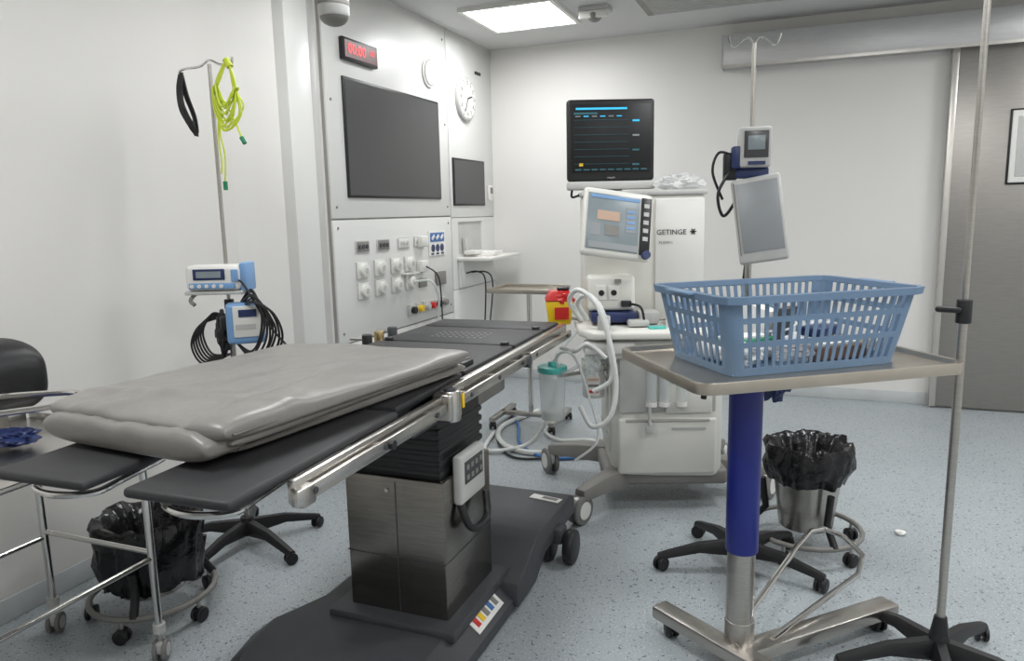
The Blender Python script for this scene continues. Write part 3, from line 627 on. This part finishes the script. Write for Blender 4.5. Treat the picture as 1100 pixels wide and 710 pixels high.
# ------------------------------------------------------------------ IV poles
def hooks(b,x,y,z,a=0,R=0.09,n=2):
    for i in range(n):
        A=math.radians(a+i*360/n); dx,dy=math.cos(A),math.sin(A)
        b.tube([(x,y,z-0.01),(x+dx*R*0.3,y+dy*R*0.3,z+0.012),(x+dx*R*0.8,y+dy*R*0.8,z-0.015),(x+dx*R,y+dy*R,z-0.01),(x+dx*R*1.12,y+dy*R*1.12,z+0.02)],0.005,CHROME,smooth=6,seg=8)
b=B('iv_pole')
x,y_=0.44,2.43
b.star(x,y_,0.31,5,200,BLACK,0.025,0.09,0.035)
b.cyl((x,y_,0.10),(x,y_,0.19),0.032,BLACK,r2=0.018); b.cyl((x,y_,0.12),(x,y_,1.12),0.0125,STEEL); b.cyl((x,y_,1.1),(x,y_,2.12),0.009,STEEL)
b.cyl((x,y_,1.105),(x,y_,1.175),0.021,BLACK,bev=0.004); b.box((x-0.04,y_-0.01,1.145),(0.07,0.022,0.018),BLACK,0.008,rz=-15); hooks(b,x,y_,2.12,20,0.1,4)
b.done()
b=B('iv_pole')
x,y_=-2.27,2.46
b.star(x,y_,0.33,5,-17,BLACK,0.026,0.09,0.036); b.cyl((x,y_,0.10),(x,y_,1.10),0.0125,STEEL); b.cyl((x,y_,1.08),(x,y_,2.07),0.008,STEEL); b.cyl((x,y_,1.07),(x,y_,1.11),0.02,BLACK)
b.tube([(x-0.14,y_-0.02,2.03),(x-0.13,y_-0.02,2.055),(x-0.05,y_,2.065),(x,y_,2.085),(x+0.05,y_,2.065),(x+0.10,y_+0.01,2.06),(x+0.11,y_+0.01,2.09)],0.005,CHROME,smooth=6,seg=8)
IVP=b.done()
PM=T(-2.27,2.46,0)
b=B('infusion_pump',PM@T(0,0,1.20)@RZ(22))
b.box((-0.02,-0.065,0.01),(0.22,0.10,0.105),WHITE,0.02,3); b.box((-0.03,-0.117,0.025),(0.13,0.006,0.045),DBLUE,0.003); b.box((-0.03,-0.121,0.025),(0.10,0.003,0.026),SCRG)
b.box((-0.02,-0.115,-0.022),(0.19,0.012,0.025),LBLUE,0.005); b.box((0.075,-0.117,0.02),(0.03,0.008,0.05),LBLUE,0.004)
for i in range(5): b.cyl((-0.1+i*0.03,-0.119,-0.022),(-0.1+i*0.03,-0.126,-0.022),0.008,WHITE,seg=10)
b.box((-0.02,-0.05,-0.052),(0.24,0.12,0.016),LGREY,0.006); b.box((0.10,-0.035,0.01),(0.03,0.12,0.12),LBLUE,0.01)
b.tube([(-0.1,-0.07,-0.05),(-0.12,-0.10,-0.08),(-0.1,-0.11,-0.10)],0.008,MGREY,smooth=6); b.box((0.0,-0.005,0.0),(0.04,0.03,0.05),BLACK,0.005)
b.done()
b=B('infusion_pump',PM@T(0.10,-0.02,1.02)@RZ(40))
b.box((0,-0.03,0),(0.15,0.09,0.17),LBLUE,0.018,3); b.box((0.01,-0.077,0.01),(0.115,0.01,0.13),WHITE,0.006); b.box((0.01,-0.083,0.045),(0.07,0.004,0.03),DBLUE); b.box((0.0,-0.083,-0.01),(0.08,0.004,0.02),LGREY); b.box((-0.08,0.0,0.0),(0.04,0.05,0.06),BLACK,0.01)
b.done()
b=B('cable_bundle',PM,parent=IVP)
for i in range(8):
    r_=0.02*i; dz=0.012*math.sin(i*1.7)
    b.tube([(0.09,-0.03,1.09+dz),(0.16+r_*0.5,-0.04-0.01*i,1.15+dz-0.2*r_),(0.21+r_*0.8,-0.05-0.008*i,1.06-dz),(0.20+r_*0.8,-0.06,0.96+dz),(0.14+r_*0.4,-0.05,0.90-0.01*i),(0.05,-0.03,0.93)],0.005,BLACK,smooth=8,seg=6)
for i in range(6):
    b.tube([(-0.01,-0.02,1.04),(-0.06-0.014*i,-0.04,1.05-0.01*i),(-0.11-0.014*i,-0.05,0.97-0.012*i),(-0.07-0.01*i,-0.05,0.88-0.01*i),(0.02,-0.04,0.88)],0.005,BLACK,smooth=8,seg=6)
b.crumple((0.0,-0.045,0.97),0.04,BLACK,(0.8,0.7,2.2),seed=3,amp=0.4)
b.tube([(0.09,-0.06,1.20),(0.15,-0.08,1.19),(0.20,-0.08,1.12),(0.26,-0.07,1.02),(0.34,-0.06,0.93)],0.005,BLACK,smooth=8,seg=6)
b.done()
b=B('ecg_cable_black',PM,parent=IVP)
for i in range(9):
    o_=i*0.006; j_=0.012*math.sin(i*2.3)
    b.tube([(-0.14+o_*0.3,-0.02,2.045),(-0.150+o_*0.5,-0.03,1.98+j_),(-0.145+o_*0.8,-0.03-o_*0.3,1.90-j_),(-0.105+o_*0.6,-0.03,1.83+j_),(-0.085+o_*0.3,-0.02,1.80-j_),(-0.10+o_*0.3,-0.01,1.87),(-0.135+o_*0.4,-0.01,1.96+j_),(-0.135,-0.01,2.04)],0.0045,BLACK,smooth=6,seg=6)
b.done()
b=B('ecg_cable_yellow',PM,parent=IVP)
for i in range(13):
    o_=i*0.006; zz=1.82+0.03*((i*3)%5)/1.2; j_=0.014*math.sin(i*1.9); xw=0.02*math.sin(i*2.7)
    b.tube([(0.085-o_*0.2,0.0,2.065),(0.055-o_*0.1+xw*0.3,-0.02,1.99),(0.045+o_*0.1+xw*0.5,-0.03+j_,zz+0.06),(0.08+o_*0.3,-0.035+j_,zz-0.02+j_),(0.13+o_*0.35+xw,-0.03-j_,zz+0.04),(0.13+o_*0.2,-0.02,1.96+j_),(0.10,0.0,2.065)],0.0036,YG,smooth=7,seg=6)
b.tube([(0.07,-0.03,1.95),(0.055,-0.03,1.8),(0.07,-0.03,1.7),(0.06,-0.03,1.60)],0.0035,YG,smooth=6,seg=6); b.tube([(0.065,-0.03,1.95),(0.045,-0.03,1.78),(0.05,-0.03,1.68),(0.045,-0.03,1.63)],0.0035,YG,smooth=6,seg=6); b.tube([(0.1,-0.03,1.9),(0.14,-0.03,1.82),(0.16,-0.03,1.77)],0.004,YG,smooth=6,seg=6)
b.cyl((0.06,-0.03,1.60),(0.06,-0.03,1.565),0.009,GRN,seg=10); b.cyl((0.16,-0.03,1.77),(0.175,-0.03,1.745),0.009,GRN,seg=10); b.cyl((0.085,0,2.08),(0.105,0,2.05),0.014,YG,seg=12)
b.done()
# vitals monitor stand (behind basket)
b=B('monitor_stand')
x,y_=-0.19,2.93
b.star(x,y_,0.33,5,200,BLACK,0.028,0.10,0.036); b.cyl((x,y_,0.11),(x,y_,1.70),0.0125,STEEL); b.cyl((x,y_,1.62),(x,y_,2.035),0.008,STEEL); hooks(b,x,y_,2.045,10,0.08,2)
b.cyl((x,y_,0.2),(x,y_,0.28),0.03,BLACK,r2=0.016)
b.M=T(x,y_,0)@RZ(12)
b.box((0.005,-0.03,1.665),(0.115,0.06,0.145),LGREY,0.01,3); b.box((0.008,-0.063,1.675),(0.085,0.006,0.095),SCR,0.002); b.box((0.008,-0.066,1.68),(0.06,0.002,0.05),SCRG,0.001); b.box((0.01,-0.064,1.608),(0.06,0.006,0.012),DBLUE)
b.box((-0.075,-0.0,1.60),(0.05,0.05,0.10),BLACK,0.008); b.box((0.0,-0.0,1.575),(0.12,0.06,0.04),DBLUE,0.008); b.box((-0.06,-0.03,1.63),(0.03,0.06,0.08),DBLUE,0.006)
b.tube([(-0.08,-0.02,1.58),(-0.12,-0.03,1.50),(-0.10,-0.02,1.42),(-0.06,0.0,1.46),(-0.02,0.0,1.55)],0.006,BLACK,smooth=8,seg=8)
b.tube([(-0.07,-0.02,1.64),(-0.12,-0.02,1.65),(-0.14,-0.02,1.58),(-0.10,0,1.48)],0.005,BLACK,smooth=8,seg=8)
b.M=T(x+0.04,y_-0.07,1.405)@RZ(-4)@RY(-9)@RX(-8)
b.box((0,0,0),(0.175,0.022,0.315),LGREY,0.012,3); b.box((0.005,-0.012,0.01),(0.145,0.004,0.255),SCRT,0.001); b.box((-0.077,-0.012,0.01),(0.004,0.004,0.27),MGREY)
b.M=Matrix(); b.cyl((x+0.02,y_-0.06,1.42),(x,y_,1.42),0.02,BLACK); b.box((x,y_,1.42),(0.05,0.05,0.06),BLACK,0.008)
b.tube([(x,y_+0.02,1.35),(x-0.02,y_+0.03,1.1),(x,y_+0.03,0.8),(x+0.04,y_+0.02,0.5)],0.005,BLACK,smooth=8,seg=8)
b.crumple((x+0.11,y_+0.02,0.77),0.055,DBLUE,(0.9,0.8,1.0),seed=9,amp=0.6)
b.done()
# ------------------------------------------------------------------ kick buckets
def kick(cx,cy,R,rb,z0,h,skirt,seed=0):
    b=B('kick_bucket')
    ring=[(cx+R*math.cos(i*math.pi/12),cy+R*math.sin(i*math.pi/12),0.085) for i in range(24)]
    b.tube(ring,0.011,MGREY,closed=True)
    for i in range(5):
        A=math.radians(20+72*i+seed*13); b.caster(cx+R*math.cos(A),cy+R*math.sin(A),0.027,BLACK,BLACK,math.degrees(A),top=0.085,w=0.02)
    for i in range(3):
        A=math.radians(-60+120*i); ca,sa=math.cos(A),math.sin(A)
        b.tube([(cx+R*ca,cy+R*sa,0.085),(cx+(rb+0.012)*ca,cy+(rb+0.012)*sa,z0+0.06),(cx+(rb+0.03)*ca,cy+(rb+0.03)*sa,z0+h*0.55)],0.015,BLACK)
    prof=[(0.0,z0),(rb*0.72,z0),(rb*0.74,z0+0.01),(rb,z0+h),(rb+0.008,z0+h),(rb+0.008,z0+h-0.01)]
    b.lathe((cx,cy,0),prof,STEEL,seg=40)
    def wob(r,z,a):
        n=noise.noise(V((math.cos(a)*3,math.sin(a)*3,z*9+seed)))*0.022+noise.noise(V((math.cos(a)*9,math.sin(a)*9,z*14+seed)))*0.014
        f=1 if r>0.03 else 0
        return r+n*f,z+noise.noise(V((math.cos(a)*4,math.sin(a)*4,seed+r*8)))*0.02*f
    zt=z0+h
    b.lathe((cx,cy,0),[(rb*0.93+0.014,zt-skirt),(rb+0.012,zt-skirt*0.75),(rb+0.026,zt-skirt*0.5),(rb+0.024,zt-skirt*0.25),(rb+0.026,zt),(rb+0.014,zt+0.025),(rb-0.01,zt+0.015),(rb-0.03,zt-0.03),(rb-0.06,zt-0.10),(rb*0.3,zt-0.15),(0.001,zt-0.16)],BAG,seg=84,wob=wob)
    b.done(70)
kick(0.055,3.24,0.225,0.150,0.10,0.345,0.14,1)
kick(-2.215,1.89,0.215,0.160,0.10,0.26,0.22,4)
# ------------------------------------------------------------------ left steel trolley
b=B('steel_trolley')
x0,x1,y0,y1=-2.44,-1.94,0.85,1.66
zt=0.79
for (x,y_) in ((x0,y1),(x1,y1),(x0,y0),(x1,y0)):
    b.cyl((x,y_,0.10),(x,y_,zt-0.02),0.0125,CHROME); b.caster(x,y_,0.036,LGREY,RUBBER,30,top=0.13,w=0.022); b.cyl((x,y_,0.10),(x,y_,0.13),0.02,LGREY)
b.bx(x0-0.02,-1.86,y0-0.02,y1+0.02,zt-0.02,zt,STEELH,0.006); b.bx(x0-0.02,-1.86,y1+0.012,y1+0.02,zt-0.02,zt+0.02,STEELH,0.003); b.bx(x0-0.02,x0-0.012,y0,y1,zt-0.02,zt+0.02,STEELH,0.003)
z=0.36
b.cyl((x0,y1,z+0.02),(x1,y1,z+0.02),0.009,CHROME); b.cyl((x0,y0,z),(x0,y1,z),0.009,CHROME); b.cyl((x1,y0,z),(x1,y1,z),0.009,CHROME); b.cyl((x0,y0,z),(x1,y0,z),0.009,CHROME)
b.done()
b=B('arm_support_cushion')
b.slab([(-2.66,1.42),(-2.28,1.40),(-2.25,1.64),(-2.66,1.64)],0.84,1.085,BLACK,wr=0.006,seed=2,nu=30,nv=30,pw=3.5,rc=0.12)
b.bx(-2.48,-2.40,1.37,1.44,0.88,1.0,LGREY,0.02); b.box((-2.42,1.5,0.825),(0.10,0.10,0.068),STEEL,0.01)
b.tube([(-2.42,1.25,0.795),(-2.40,1.27,0.90),(-2.30,1.42,0.925),(-2.16,1.52,0.93),(-2.06,1.56,0.93),(-2.02,1.52,0.92),(-2.06,1.47,0.91),(-2.3,1.28,0.88),(-2.36,1.15,0.795)],0.010,CHROME,smooth=6)
b.done()
b=B('blue_drape'); b.crumple((-2.16,1.42,0.822),0.045,DBLUE,(1.6,1.2,0.5),seed=31,amp=0.5); b.done()
b=B('paper_scrap'); b.crumple((0.45,3.48,0.012),0.022,PAPER,(1,0.8,0.55),seed=3,amp=0.5,sub=2); b.done()
# ------------------------------------------------------------------ world + camera
wd=bpy.data.worlds.new('world'); scene.world=wd; wd.use_nodes=True
wd.node_tree.nodes['Background'].inputs[0].default_value=(0.8,0.85,0.9,1); wd.node_tree.nodes['Background'].inputs[1].default_value=0.3
f=790.0
pt=math.atan(127/790.0); r=math.atan(0.022)
up=V((-math.sin(r)*math.cos(pt), math.cos(r)*math.cos(pt), math.sin(pt))).normalized()
Yd=V((314,127/math.cos(r)+0.022*314,-790)); Yd=(Yd-up*Yd.dot(up)).normalized(); Xd=Yd.cross(up).normalized()
cam=bpy.data.cameras.new('camera'); cam.sensor_width=36; cam.lens=f/1100*36; cam.clip_start=0.05
co=bpy.data.objects.new('camera',cam); scene.collection.objects.link(co)
Mx=Matrix(((Xd.x,Xd.y,Xd.z,0),(Yd.x,Yd.y,Yd.z,0),(up.x,up.y,up.z,1.45),(0,0,0,1)))
co.matrix_world=Mx; scene.camera=co
